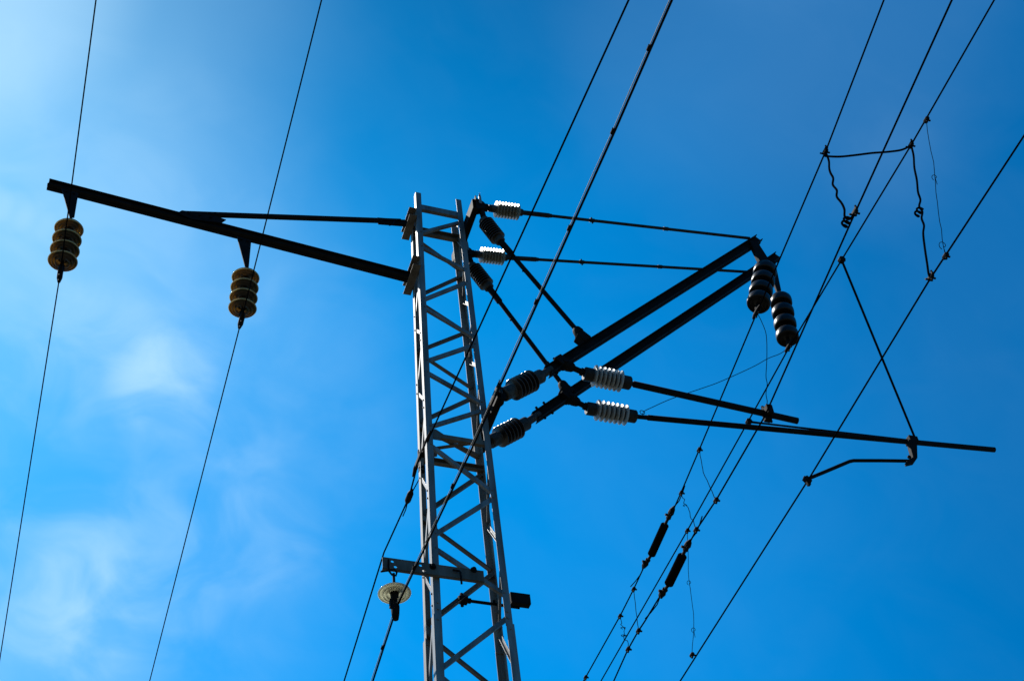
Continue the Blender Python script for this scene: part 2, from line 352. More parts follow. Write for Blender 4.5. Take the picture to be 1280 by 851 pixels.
# ================================================================== CANTILEVERS
def cantilever(Y, K, label):
    P = {k: aY(*v, Y) for k, v in K.items() if k != 'rr'}
    t = thing('cantilever', P['foot'], label, 'cantilever', 'hinged overhead line cantilevers on the mast')
    # top hinge plate
    for key, s in (('top', 1), ('foot', 1)):
        c = P[key]; mb = MB(); x0 = xr(c[2])+.06
        for dy in (-.032, .032):
            mb.plate([np.array((x0-.01, Y+dy, c[2]-.10)), np.array((c[0]+.03, Y+dy, c[2]-.05)), np.array((c[0]+.045, Y+dy, c[2]+.01)), np.array((c[0]+.02, Y+dy, c[2]+.05)), np.array((x0-.01, Y+dy, c[2]+.09))], (0, 1, 0), .01)
        mb.tube([c+np.array((.01, 0, -.07)), c+np.array((.01, 0, .09))], .013, 8)
        mb.box(np.array((x0-.012, Y, c[2]-.1)), np.array((x0-.012, Y, c[2]+.1)), .012, .11)
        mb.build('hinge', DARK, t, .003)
        MB().plate([c+np.array(v) for v in ((-.03, -.045, .0), (-.03, -.045, .11), (-.015, -.045, .17), (-.005, -.045, .11), (.0, -.045, .0))], (0, 1, 0), .006).build('lock_tab', GALV, t)
    # tie: knuckle, insulator, rod
    a, b, c, d = P['top'], P['ti0'], P['ti1'], P['tend']
    mb = MB(); mb.tube([a, lerp(a, b, .8)], .026, 12); collar(mb, lerp(a, b, .3), b-a, .04, .05); mb.build('knuckle', DARK, t)
    ribbed(lerp(a, b, .8), c, .038, .083, 8, CREAM, t, 'tie_insulator', .036, .06, DGREY, .13, .97)
    mb = MB(); mb.tube([c, lerp(c, d, .12)], .024, 12); mb.tube([lerp(c, d, .11), d], .0155, 12)
    for k in (.12, .3, .62): collar(mb, lerp(c, d, k), d-c, .020, .05)
    m2 = mb.build('tie_rod', DGREY, t)
    MB().tube([lerp(c, d, .3)+np.array((0, 0, -.045)), lerp(c, d, .3)+np.array((0, 0, .045))], .008, 6).build('set_screw', DARK, m2)
    # strut
    a, b, c, d = P['top'], P['si0'], P['si1'], P['send']
    strap(t, a+np.array((.0, 0, -.02)), b, .028, 'strut_knuckle')
    si = ribbed(b, c, .045, .077, 9, BROWN, t, 'strut_insulator', .05, .07, CAPM, .05, .95)
    mb = MB(); mb.tube([c, lerp(c, d, .16)], .032, 12); mb.tube([lerp(c, d, .15), d], .0225, 12); mb.bolt(lerp(c, d, .33)+np.array((-.01, 0, -.02)), (-.4, 0, -1), .009, .02); mb.build('strut', DARK, t)
    # main tube (double channel)
    a, b, c, d = P['foot'], P['mi0'], P['mi1'], P['mend']
    strap(t, a, b, .03, 'foot_knuckle')
    ribbed(b, c, .055, .098, 6, BROWN, t, 'main_insulator', .062, .11, CAPM, .17, .84)
    e = lerp(c, d, .02)
    mb = MB(); mb.tube([c, lerp(c, d, .05)], .036, 14); mb.build('tube_socket', CAPM, t)
    s0 = lerp(c, d, .035)
    main = MB().chan(s0, d, .038, .084, .007, flip=1).chan(s0+np.array((0, .012, 0)), d+np.array((0, .012, 0)), .038, .084, .007, flip=-1).build('main_beam', DARK, t, .002)
    for k in (.02, .045):
        for s in (-1, 1): MB().bolt(lerp(s0, d, k)+np.array((-.03*s, -.01, .047*s)), (-.5*s, 0, 1*s), .012, .02).build('clamp_bolt', DARK, main)
    # strut clamp: rounded casting
    u = nrm(np.array(d)-np.array(c)); wv = nrm(np.cross(u, (0, 1, 0)))
    if wv[2] < 0: wv = -wv
    sc = P['send']
    def casting(c0, ax, L, r, name):
        mb = MB(); mb.lathe(c0 - ax*L/2, ax, [(0, 0), (.0, r*.55), (L*.12, r*.85), (L*.3, r), (L*.7, r), (L*.9, r*.8), (L, r*.5), (L, 0)], 14)
        mb.lathe(c0, (0, -1, 0), [(-r*1.1, 0), (-r*1.1, r*.5), (r*1.1, r*.5), (r*1.1, 0)], 8, False)
        return mb.build(name, DARK, t)
    casting(lerp(sc, P['sfoot'], .3), nrm(P['sfoot']-sc), .15, .047, 'strut_clamp')
    mb = MB(); f0 = P['sfoot']; mb.box(f0 - u*.05 , f0 + u*.05, .105, .105, wv); mb.build('beam_clamp', DARK, t, .01)
    # registration arm
    a, b, c, d = P['rcl'], P['ri0'], P['ri1'], P['rend']
    casting(lerp(a, b, .15), nrm(b-a), .20, .052, 'registration_clamp')
    mb = MB(); mb.box(a - u*.045, a + u*.045, .10, .10, wv); mb.build('beam_clamp', DARK, t, .01)
    mb = MB(); mb.tube([lerp(a, b, .3), b], .026, 12); collar(mb, lerp(a, b, .78), b-a, .036, .03); mb.build('registration_knuckle', DARK, t)
    ribbed(b, c, .060, .099, 7, WHITE, t, 'registration_insulator', .062, .085, DGREY, .12, .90)
    strap(t, c, lerp(c, d, .05), .022, 'arm_socket')
    n0 = lerp(c, d, .04)
    rr = K['rr']; MB().lathe(n0, d-n0, [(0, 0), (0, rr), (np.linalg.norm(d-n0), rr), (np.linalg.norm(d-n0), rr*.85), (np.linalg.norm(d-n0)-.03, rr*.8), (np.linalg.norm(d-n0)-.03, 0)], 18).build('registration_arm', DARK, t)
    return t, P
YN, YF = 8.10, 8.70
KN = dict(top=(601, 259), ti0=(617, 261), ti1=(650, 265.5), tend=(937, 298), si0=(606, 277), si1=(624, 300), send=(722, 414), sfoot=(728, 424),
          foot=(626, 496), mi0=(634, 491), mi1=(672, 472), mend=(948, 299), rcl=(700, 453), ri0=(735, 468), ri1=(783, 478), rend=(997, 526), rr=.036)
KF = dict(top=(585, 317), ti0=(598, 318), ti1=(631, 322), tend=(935, 340), si0=(591, 334), si1=(610, 358), send=(704, 482), sfoot=(708, 490),
          foot=(603, 556), mi0=(617, 550), mi1=(654, 531), mend=(972, 320), rcl=(708, 496), ri0=(738, 511), ri1=(790, 520), rend=(1243, 562), rr=.027)
KN['rr'] = .030
cN, PN = cantilever(YN, KN, 'nearer black cantilever of the mast, its uppermost sloping beam ending leftmost')
cF, PF = cantilever(YF, KF, 'farther black cantilever of the mast, with the long lower arm holding a cranked steady arm')
# hanger plates below the beam tips
for cN_, Y, pl in ((cN, YN-.02, [(936, 303), (945, 303), (963, 331), (952, 335)]), (cF, YF, [(957, 326), (968, 326), (976, 364), (971, 366)])):
    MB().plate([aY(x, y, Y) for x, y in pl], (0, 1, 0), .05 if Y < 8.3 else .03).build('hanger_plate', DARK, cN_, .004)
# wire clamp block on the near registration arm
c = aY(958, 518, YN)
mb = MB(); mb.box(c+np.array((-.03, -.05, 0)), c+np.array((.03, -.05, 0)), .07, .10); mb.box(c+np.array((0, -.03, .0)), c+np.array((0, .03, 0)), .06, .15); mb.bolt(c+np.array((-.02, 0, .07)), (0, 0, 1), .014, .03); mb.bolt(c+np.array((.03, 0, -.06)), (0, 0, -1), .014, .03)
mb.build('wire_clamp', DARK, cN, .004)
# drop bracket and steady arm on the far one
d0 = aY(1139, 550, YF); d1 = aY(1138, 576, YF)
mb = MB(); mb.box(d0+np.array((-.0, 0, .02)), d0+np.array((.0, 0, -.05)), .10, .10); mb.build('arm_clamp', DARK, cF, .006)
mb = MB(); mb.plate([aY(x, y, YF-.03) for x, y in ((1134, 551), (1145, 551), (1145.5, 574), (1142, 579), (1133, 581), (1132, 578), (1140, 573))], (0, 1, 0), .05); mb.lathe(aY(1136, 572, YF-.05), (0, -1, 0), [(0, .014), (0, .02), (.02, .02), (.02, .014), (0, .014)], 10)
mb.build('drop_bracket', DARK, cF, .004)
sa = [aY(1138, 576, YF), aY(1100, 575.5, YF), aY(1067, 575.5, YF), aY(1062, 576.5, YF), aY(1056, 579, YF), aY(1030, 590, YF), aY(1008, 599, YF)]
sarm = MB().tube(sa, .0175, 12).build('steady_arm', DARK, cF)
c = aY(1009, 600, YF); mb = MB(); mb.box(c+np.array((-.02, 0, .03)), c+np.array((.02, 0, -.03)), .05, .05); mb.plate([c+np.array(v) for v in ((-.03, 0, .04), (.05, 0, .03), (.03, 0, 0), (.02, 0, -.06), (-.01, 0, -.07))], (0, 1, 0), .03)
mb.build('contact_clip', DARK, sarm, .003)

# ================================================================== DISC INSULATOR STRINGS
def disc_prof(r, h):        # axis points DOWN; dome on top, ribbed hollow below
    return [(0, .028), (h*.05, .036), (h*.30, .040), (h*.36, r*.42), (h*.42, r*.72), (h*.52, r*.93), (h*.62, r), (h*.72, r*1.0), (h*.76, r*.97), (h*.70, r*.90),
            (h*.60, r*.84), (h*.62, r*.78), (h*.84, r*.74), (h*.84, r*.69), (h*.58, r*.65), (h*.56, r*.58), (h*.86, r*.53), (h*.86, r*.47), (h*.56, r*.43), (h*.54, r*.34), (h*.70, r*.22), (h*.72, .012)]
def rim_glint(o, d, r, h, m, parent, t=.0055):  # added ring that carries the painted highlight along a disc edge
    MB().lathe(o, d, [(h*.68 + t*1.3*math.sin(a), r + t*math.cos(a)) for a in np.linspace(math.pi, 3*math.pi, 9)], 40).build('rim_glint', m, parent)
def disc_thick(r, h):
    return [(0, .028), (h*.05, .036), (h*.20, .045), (h*.26, r*.55), (h*.34, r*.86), (h*.46, r*.98), (h*.60, r), (h*.80, r*.98), (h*.90, r*.90), (h*.86, r*.80), (h*.66, r*.74), (h*.9, r*.60), (h*.66, r*.5), (h*.84, r*.3), (h*.8, .012)]
def string(p, q, n, r, m, label, capm=CAPM, group=None, gap0=.05, gap1=.08, name='insulator_string', discname='glass_disc', clampY=1):
    p = np.array(p); q = np.array(q); L = np.linalg.norm(q-p); d = nrm(q-p)
    t = thing(name, p, label, 'insulator', group)
    h = (L-gap0-gap1)/n
    MB().tube([p, p+d*gap0], .010, 8).build('link', DARK, t)
    for k in range(n):
        o = p + d*(gap0+h*k)
        dd = MB().lathe(o, d, disc_thick(r, h*1.12) if m == BLACKP else disc_prof(r, h*1.12), 40).build(discname, m, t)
        if m == AMBER: rim_glint(o, d, r, h*1.12, RIM_GLINT, dd)
        MB().lathe(o, d, [(-.004, 0), (-.004, .024), (h*.05, .040), (h*.38, .045), (h*.44, .045), (h*.44, 0)], 18).build('cap', capm, dd)
        MB().lathe(o, d, [(h*.5, 0), (h*.5, .022), (h*.62, .013), (h*1.02, .013), (h*1.02, 0)], 12).build('pin', DARK, dd)
    e = p + d*(L-gap1)
    mb = MB(); mb.tube([e, lerp(e, q, .6)], .014, 8); mb.lathe(e, d, [(gap1*.1, 0), (gap1*.1, .02), (gap1*.5, .028), (gap1*.8, .02), (gap1*.8, 0)], 10)
    mb.tube([q+np.array((0, -.09, .004)), q+np.array((0, -.04, .0)), q+np.array((0, .04, 0)), q+np.array((0, .09, .004))], [.012, .024, .024, .012], 10)
    mb.bolt(q+np.array((0, -.03, -.01)), (0, 0, -1), .010, .035); mb.bolt(q+np.array((0, .03, -.01)), (0, 0, -1), .010, .035)
    mb.build('wire_clamp', DARK, t)
    return t
GS = 'insulator strings hanging from the mast arms'
pL1 = aY(89.5, 270, YM-.065); qL1 = aY(75, 343, YM); 
string(pL1, qL1, 4, .118, AMBER, 'amber brown four-disc insulator string at the outer tip of the left crossarm', gap0=.07, gap1=.13, group=GS)
pL2 = aY(308.5, 332, YM-.065); qL2 = aY(301.5, 401, YM)
string(pL2, qL2, 4, .116, AMBER, 'amber brown four-disc insulator string hanging from the middle of the left crossarm', gap0=.06, gap1=.12, group=GS)
pR1 = aY(958, 331, YN); qR1 = aY(946, 390, YN)
string(pR1, qR1, 4, .119, BLACKP, 'black disc insulator string, upper left of the dark pair at the beam tips', gap0=.0, gap1=.13, group=GS, discname='porcelain_disc', capm=DARK)
pR2 = aY(973.5, 363, YF); qR2 = aY(986.5, 432.5, YF)
string(pR2, qR2, 4, .119, BLACKP, 'black four-disc insulator string, lower right of the dark pair at the beam tips', gap0=.07, gap1=.11, group=GS, discname='porcelain_disc', capm=DARK)
YB = YM-.19
hk = [aY(x, y, YB) for x, y in ((485.5, 699), (485.5, 708), (486, 713), (490, 718), (495, 719), (496, 715), (493, 711.5), (487, 712.5), (476, 714))]
MB().tube(hk, .0075, 8).build('hook', DARK, lowbar)
pI = aY(492, 716.5, YB); qI = aY(494, 761, YB)
ti = thing('disc_insulator', pI, 'single pale green glass disc insulator hooked under the short bar on the mast', 'insulator')
dI = nrm(qI-pI); LI = np.linalg.norm(qI-pI)
MB().tube([pI, pI+dI*.11], .011, 8).build('link', DARK, ti)
oI = pI+dI*.115
dd = MB().lathe(oI, dI, disc_prof(.116, .10), 44).build('glass_disc', PALEG, ti)
rim_glint(oI, dI, .116, .10, PALE_GLINT, dd, .005)
MB().lathe(oI, dI, [(-.02, 0), (-.02, .02), (0, .034), (.05, .040), (.055, 0)], 18).build('cap', CAPM, dd)
MB().lathe(oI, dI, [(.07, 0), (.07, .032), (.10, .03), (.11, .02), (.16, .018), (.16, 0)], 14).build('pin', DARK, dd)
mb = MB(); mb.tube([oI+dI*.15, qI], [.022, .026], 10); mb.lathe(oI, dI, [(.15, 0), (.15, .026), (.19, .034), (.25, .03), (.30, .022), (.30, 0)], 10); mb.box(qI+np.array((-.03, 0, .08)), qI+np.array((-.03, 0, .01)), .02, .03)
mb.build('wire_clamp', DARK, ti)

# ================================================================== WIRES
def wire_pts(anchor, pxs_before, pxs_after, back=-28., fwd=60., sag=0.):
    Z = anchor[2]
    b = [aZ(x, y, Z) for x, y in pxs_before]; a = [aZ(x, y, Z) for x, y in pxs_after]
    pts = b + [anchor] + a
    def ext(p, q, Y):
        s = (q[0]-p[0])/(q[1]-p[1]); s = max(-.05, min(.05, s)); return np.array((q[0]+s*(Y-q[1]), Y, Z))
    return [ext(pts[1], pts[0], back)] + pts + [ext(pts[-2] if len(a) else anchor, pts[-1], fwd)]
def wire(name, pts, r, m, label, cat, group=None, n=8):
    o = MB().tube(pts, r, n).build(name, m); o['label'] = label; o['category'] = cat
    if group: o['group'] = group
    return o
def wtag(o, label, cat, group=None):
    o['label'] = label; o['category'] = cat
    if group: o['group'] = group
    return o
wire('overhead_wire', wire_pts(qL1, [(120, 0)], [(0, 822)]), .0054, WIRE, 'thin bare wire clipped under the leftmost amber insulator string', 'wire')
wire('overhead_wire', wire_pts(qL2, [(402, 0)], [(187, 851)]), .0054, WIRE, 'thin bare wire clipped under the amber insulator string nearer the mast', 'wire')
# bundled cable: black cable lashed under a bright carrier strand
cI = aY(496.5, 757, YB)
cp = wire_pts(cI, [(840, 0), (768, 165), (672, 378), (590, 560)], [(466, 851)])
cb = thing('bundled_cable', cI, 'thick black cable lashed to a bright carrier strand, passing in front of the mast', 'cable')
MB().tube(cp, .0072, 10).build('cable', RUBBER, cb)
def on(pts, Y):
    for a, b in zip(pts, pts[1:]):
        if a[1] <= Y <= b[1]: return lerp(a, b, (Y-a[1])/(b[1]-a[1]))
clipY = [aZ(x, y, cI[2])[1] for x, y in ((813.5, 61), (768, 165), (713.8, 286), (671.5, 378), (624.6, 481.5))]
clipY += [clipY[-1]+.95*k for k in (1.0, 1.9)] + [aZ(477, 809, cI[2])[1]] + [11+.9*k for k in range(6)]
car = []
ys = list(np.arange(-28, 2.5, 2)) + sorted(set([*clipY, *[(a+b)/2 for a, b in zip(clipY, clipY[1:])]])) + list(np.arange(17, 60, 3))
for Y in ys:
    near_clip = min(abs(Y-c) for c in clipY)
    off = .0105 if near_clip < .05 else .0128
    p_ = on(cp, Y)
    if p_ is not None: car.append(p_ + np.array((-off, 0, .004)))
MB().tube(car, .0030, 8).build('carrier_strand', ALU, cb)
for Y in clipY:
    p_ = on(cp, Y); MB().tube([p_+np.array((-.007, -.016, .003)), p_+np.array((-.007, .016, .003))], .0135, 8).build('clip', RUBBER, cb)
    
# anchored wire either side of the mast
gz = GUY[2]
g1 = aZ(786, 0, gz); g2 = aZ(530, 566, gz)
def extl(p, q, Y): s = (q[0]-p[0])/(q[1]-p[1]); return np.array((q[0]+s*(Y-q[1]), Y, q[2]))
gw = thing('anchored_wire', GUY, 'dark wire running from the left mast leg up across the mast to the top edge', 'wire')
MB().tube([extl(GUY, g1, -28), g1, GUY+np.array((0, -.10, 0))], .0072, 8).build('wire', WIRE, gw)
mb = MB(); mb.tube([GUY+np.array((0, -.34, 0)), GUY+np.array((0, -.26, 0)), GUY+np.array((0, -.08, 0)), GUY+np.array((0.01, .04, 0))], [.009, .017, .017, .012], 8); mb.bolt(GUY+np.array((0, -.12, 0)), (0, 0, -1), .014, .03); mb.build('dead_end_clamp', DARK, gw)
h1 = aZ(511, 622, gz); h2 = aZ(480, 690, gz); h3 = aZ(430, 851, gz)
gx = thing('anchored_wire', GUY+np.array((0, .1, 0)), 'dark wire with a turnbuckle, running down from the left mast leg past the short bar', 'wire')
MB().tube([GUY+np.array((0, .05, 0)), h1, h2, h3, extl(h2, h3, 60)], .0072, 8).build('wire', WIRE, gx)
v = nrm(h2-GUY)
mb = MB(); mb.tube([h1-v*.11, h1-v*.05, h1+v*.03, h1+v*.08], [.008, .028, .028, .008], 8); mb.build('turnbuckle', DARK, gx)
MB().tube([GUY+np.array((.02, .02, -.14)), lerp(GUY, h1, .6)+np.array((.012, 0, -.05)), h1+v*.02, h1+v*.13+np.array((.006, 0, -.02)), h1+v*.2+np.array((.0, 0, -.03))], .005, 6).build('tail_strand', WIRE, gx)
mb = MB(); mb.tube([GUY+np.array((0, .0, .02)), GUY+np.array((.0, .12, .02)), GUY+np.array((0, .2, .0))], [.014, .02, .01], 8); mb.build('shackle', DARK, gx)

# overhead line wires over the track
A_ = aY(946, 391, YN); B_ = aY(955.5, 521, YN-.06); G_ = aY(986.5, 434, YF); D_ = aY(1010, 600, YF)
WA = wire_pts(A_, [(1105, 0), (1033, 187)], [(874, 562), (851, 616)])
# the two lines interrupted by in-line insulators
ZA_, ZB_ = A_[2], B_[2]
WR = .0080
wa1 = WA[:-1] + [aZ(843, 634, ZA_)]
wire('catenary_wire', wa1, WR, WIRE, 'bare wire under the upper left dark insulator string, reaching the upper in-line insulator', 'wire')
wa2 = [aZ(806, 706, ZA_), aZ(792, 736, ZA_), aZ(775, 769.5, ZA_), aZ(732, 846, ZA_)]; wa2.append(extl(wa2[-2], wa2[-1], 60))
wire('catenary_wire', wa2, WR, WIRE, 'bare wire running down left from the lower end of the upper in-line insulator', 'wire')
wb1 = wire_pts(B_, [(1190, 0), (1068, 268)], [(895, 625), (871, 661)])[:-1] + [aZ(862, 678, ZB_)]
wire('contact_wire', wb1, WR, WIRE, 'contact wire clamped to the shorter lower arm, meeting the lower in-line insulator', 'wire')
wb2 = [aZ(826, 743, ZB_), aZ(806, 776, ZB_), aZ(798, 788, ZB_), aZ(785, 811, ZB_), aZ(767, 851, ZB_)]; wb2.append(extl(wb2[0], wb2[-1], 60))
wire('contact_wire', wb2, WR, WIRE, 'contact wire running down left from the lower end of the lower in-line insulator', 'wire')
WG = wire_pts(G_, [(1243, 0), (1138, 183), (1052, 325)], [(935, 527), (859, 663), (751, 851)])
wire('catenary_wire', WG, WR, WIRE, 'unbroken bare wire under the lower right dark insulator string, with two stay rods', 'wire')
WD = wire_pts(D_, [(1280, 170), (1163, 348)], [(850, 851)])
wire('contact_wire', WD, WR, WIRE, 'rightmost contact wire, held by the cranked steady arm', 'wire')

def inline_ins(Z, a, b, label, e0, e1):
    p = aZ(*a, Z); q = aZ(*b, Z); d = nrm(q-p); L = np.linalg.norm(q-p)
    t = thing('section_insulator', p, label, 'insulator', 'in-line rod insulators in the overhead wires')
    n = 18; r = .047; pr = [(0, 0), (0, r*.6), (.02, r)]
    for k in range(n):
        a0 = .02+(L-.04)*k/n; st = (L-.04)/n
        pr += [(a0+st*.2, r), (a0+st*.6, r*.93), (a0+st*.8, r*.93)]
    pr += [(L-.02, r), (L, r*.6), (L, 0)]
    MB().lathe(p, d, pr, 20).build('insulator_body', WIRE, t)
    for base, end, s in ((p, aZ(*e0, Z), -1), (q, aZ(*e1, Z), 1)):
        dd = nrm(end-base); LL = np.linalg.norm(end-base)
        mb = MB(); mb.lathe(base, dd, [(0, 0), (0, .017), (LL*.3, .017), (LL*.34, .030), (LL*.5, .026), (LL*.62, .036), (LL*.8, .030), (LL*.95, .013), (LL, .008), (LL, 0)], 10, False)
        mb.bolt(base+dd*LL*.5+np.array((-.02, 0, 0)), (-1, 0, 0), .014, .035); mb.bolt(base+dd*LL*.72+np.array((0, 0, -.02)), (-.5, 0, -1), .014, .03)
        mb.build('end_clevis', DARK, t)
        sd = base+dd*LL*.9
        MB().tube([sd, sd+dd*.12+np.array((.024, 0, 0)), sd+dd*.25+np.array((.018, 0, 0)), sd+dd*.36+np.array((0.004, 0, 0))], .0062, 6).build('tail_strand', WIRE, t)
    return t
inline_ins(ZA_, (831.5, 655), (814, 693.5), 'black rod insulator set in the left wire, upper one of two', (843, 632), (803, 710))
inline_ins(ZB_, (853.5, 693.5), (835.5, 730.5), 'black rod insulator set in the right wire, lower one of two', (863, 674), (824, 747))

# droppers
def clampmb(mb, p, r=.022, a=None):
    mb.lathe(p+np.array((0, -.035, 0)), (0, 1, 0), [(0, 0), (0, r*.5), (.012, r), (.058, r), (.07, r*.5), (.07, 0)], 8, False); mb.bolt(p+np.array((.02, 0, 0)), (1, 0, 0), .010, .02); mb.bolt(p+np.array((0, 0, -.015)), (-.3, 0, -1), .012, .025)
GD = 'thin droppers and bond wires between the overhead wires'
def dropper(p, q, label, mids=(), loops=(), r=.0038, kinks=0, name='dropper_wire', wrad=.0, seed=1):
    rnd = random.Random(seed); t = thing(name, p, label, 'dropper', GD)
    pts = [np.array(p)]; N_ = 14
    ctrl = [np.array(p)] + [np.array(m) for m in mids] + [np.array(q)]
    for i in range(1, N_):
        u = i/N_*(len(ctrl)-1); k = int(u); f_ = u-k; s = f_*f_*(3-2*f_) if len(ctrl) > 2 else f_
        pt = lerp(ctrl[k], ctrl[k+1], f_)
        pts.append(pt + np.array((rnd.uniform(-1, 1), rnd.uniform(-1, 1), 0))*kinks)
    pts.append(np.array(q)); mb = MB(); mb.tube(pts, r, 6)
    d = nrm(np.array(q)-np.array(p))
    for u, rad in loops:
        c = lerp(pts[int(u*N_)], pts[int(u*N_)+1], u*N_-int(u*N_))
        mb.tube([c+d*rad*math.cos(a)*1.3+np.array((1, 0, 0))*rad*math.sin(a)*.9 + np.array((0,.004*a,0)) for a in np.linspace(0, 2*math.pi, 13)], r, 5)
        mb.tube([c+d*rad*1.3, c+d*(rad+.10)+np.array((.012, 0, 0))], r, 5)
    mb.build('strand', WIRE, t)
    mb = MB(); clampmb(mb, np.array(p)); mb.build('clamp', DARK, t); mb = MB(); clampmb(mb, np.array(q)); mb.build('clamp', DARK, t)
    return t
dropper(aZ(874, 562, ZA_), aZ(895, 625, ZB_), 'thin curved dropper just below the long lower arm, uppermost of the left group', mids=[aZ(879, 590, ZA_-.7)], kinks=.004, seed=2)
dropper(aZ(851.5, 616, ZA_), aZ(870, 662, ZB_), 'thin kinked dropper ending at the upper end of the lower in-line insulator', loops=[(.35, .02)], kinks=.014, seed=3)
dropper(aZ(792, 736, ZA_), aZ(798, 788, ZB_), 'short straight dropper below the upper in-line insulator', kinks=.002, seed=4)
dropper(aZ(775, 769.5, ZA_), aZ(785, 811, ZB_), 'short tangled dropper nearest the bottom edge, with loose loops', loops=[(.35, .03), (.6, .03)], kinks=.02, seed=5)
pe = aZ(732, 846, ZA_); dropper(pe, np.array((on(wb2, pe[1])[0], pe[1], ZB_)), 'dropper cut off by the bottom edge, leftmost of the right-hand wires', kinks=.01, seed=6)
dropper(aZ(859, 663, G_[2]), aZ(865, 818, D_[2]), 'long thin dropper with small loops reaching the lower right contact wire', mids=[aZ(861, 720, G_[2]-.5), aZ(867.5, 770, G_[2]-1.2)], loops=[(.38, .022), (.78, .022)], r=.0032, kinks=.004, seed=7)
dropper(aZ(1158, 150, G_[2]), aZ(1182, 320, D_[2]), 'thin straight dropper at upper right with a small ring in it', mids=[aZ(1167.5, 212, G_[2]-.7), aZ(1174, 270, G_[2]-1.3)], loops=[(.38, .022), (.9, .03)], r=.0030, kinks=.006, seed=8)

# jumpers
def crv(pts, sub=6):
    P = [np.array(p) for p in pts]; P = [2*P[0]-P[1]] + P + [2*P[-1]-P[-2]]; out = []
    for i in range(1, len(P)-2):
        for k in range(sub):
            t = k/sub; a, b, c, d = P[i-1:i+3]
            out.append(.5*((2*b)+(c-a)*t+(2*a-5*b+4*c-d)*t*t+(3*b-a-3*c+d)*t**3))
    out.append(P[-2]); return out
def path3(p, q, pix):
    """points on the pixel path; depth runs evenly from p to q"""
    out = [np.array(p)]; n = len(pix)+1
    for i, (x, y) in enumerate(pix):
        out.append(aY(x, y, lerp(p, q, (i+1)/n)[1]))
    out.append(np.array(q)); return out
def jumper(p, q, pix, label, r=.0098, m=WIRE, coil=None):
    t = thing('jumper_cable', p, label, 'cable', 'jumper cables linking the overhead wires')
    pts = crv(path3(p, q, pix)); MB().tube(pts, r, 8).build('cable', m, t)
    for e in (p, q):
        mb = MB(); e = np.array(e); clampmb(mb, e, .018); mb.box(e+np.array((0, -.04, .02)), e+np.array((0, .04, .02)), .022, .022); mb.bolt(e+np.array((0, -.03, .025)), (0, 0, 1), .009, .03); mb.bolt(e+np.array((-.012, .025, 0)), (-1, 0, 0), .009, .03); mb.build('clamp', DARK, t)
    if coil is not None:
        mb = MB(); cc, rad = coil; mb.tube([np.array(cc)+np.array((math.cos(a), 0, math.sin(a)))*rad*(1-.05*a/6) + np.array((0, .006*a, 0)) for a in np.linspace(0, 4.4*math.pi, 44)], r, 6); mb.build('coil', m, t)
    return t
a1 = aZ(1032, 190, ZA_); g1_ = aZ(1139, 182, G_[2]); b1_ = aZ(1069, 266, ZB_); dl_ = aZ(1164, 347, D_[2])
jumper(a1, g1_, [(1031, 194.5), (1034, 195.5), (1050, 196), (1070, 194), (1090, 191.5), (1110, 190), (1127, 187.5)], 'black jumper cable running nearly level between two upper wires')
jumper(a1, b1_, [(1036, 201), (1036.5, 210), (1038, 216), (1041.5, 223), (1041, 231), (1046, 238), (1046, 246), (1052, 254), (1055.5, 262), (1056, 271), (1062, 274)], 'wavy black jumper cable ending in a small coil', coil=(aY(1060, 273, lerp(a1, b1_, .9)[1]), .028))
jumper(g1_, dl_, [(1142, 195), (1143, 210), (1146, 225), (1147.5, 240), (1150.5, 250), (1149, 258), (1153, 265), (1152, 273), (1155, 282), (1154, 292), (1156, 310), (1159, 330), (1161, 343)], 'knotted black jumper cable dropping to the rightmost contact wire', coil=(aY(1150.5, 261, lerp(g1_, dl_, .42)[1]), .026))
# stay rods from the messenger wire to the far lower arm
GR = 'stay rods holding the long lower arm'
s1 = aZ(1052, 325, G_[2]); s2 = aY(1144, 548, YF)
t = thing('stay_rod', s1, 'steep stay rod from the wire junction down to the long lower arm', 'stay rod', GR)
MB().tube([s1, s2], .0115, 8).build('rod', WIRE, t); mb = MB(); clampmb(mb, s1, .035); mb.build('clamp', DARK, t)
s3 = aZ(936, 527, G_[2]); s4 = aY(1131, 549.5, YF)
t = thing('stay_rod', s3, 'shallow thin stay rod just above the long lower arm, nearly parallel to it', 'stay rod', GR)
MB().tube([s3, lerp(s3, s4, .12), s4], [.014, .011, .011], 8).build('rod', WIRE, t); mb = MB(); clampmb(mb, s3, .035); mb.build('clamp', DARK, t)
# potential bonds
def bond(p, q, pix, label, r=.0035):
    t = thing('bond_wire', p, label, 'wire', GD); MB().tube(crv(path3(p, q, pix)), r, 6).build('strand', WIRE, t)
    return t
m1 = aY(803.5, 518, YF); t = bond(m1, G_, [(805, 514), (815, 509), (840, 498), (878, 485), (900, 477), (940, 459), (960, 448), (975, 442)], 'thin slack bond wire arching from the long lower arm up to the dark disc insulators')
MB().tube([m1+np.array((math.cos(a)*.024, 0, math.sin(a)*.024+.03)) for a in np.linspace(0, 2*math.pi, 14)], .004, 5).build('loop', WIRE, t)
m2_ = aY(947, 392, YN); bond(m2_, aY(957, 512, YN), [(952, 402), (957, 415), (958.5, 428), (958.5, 450), (957.5, 470), (959, 480), (957.5, 492), (959, 502)], 'thin slack bond wire hanging from the upper left dark insulator string to the arm below')

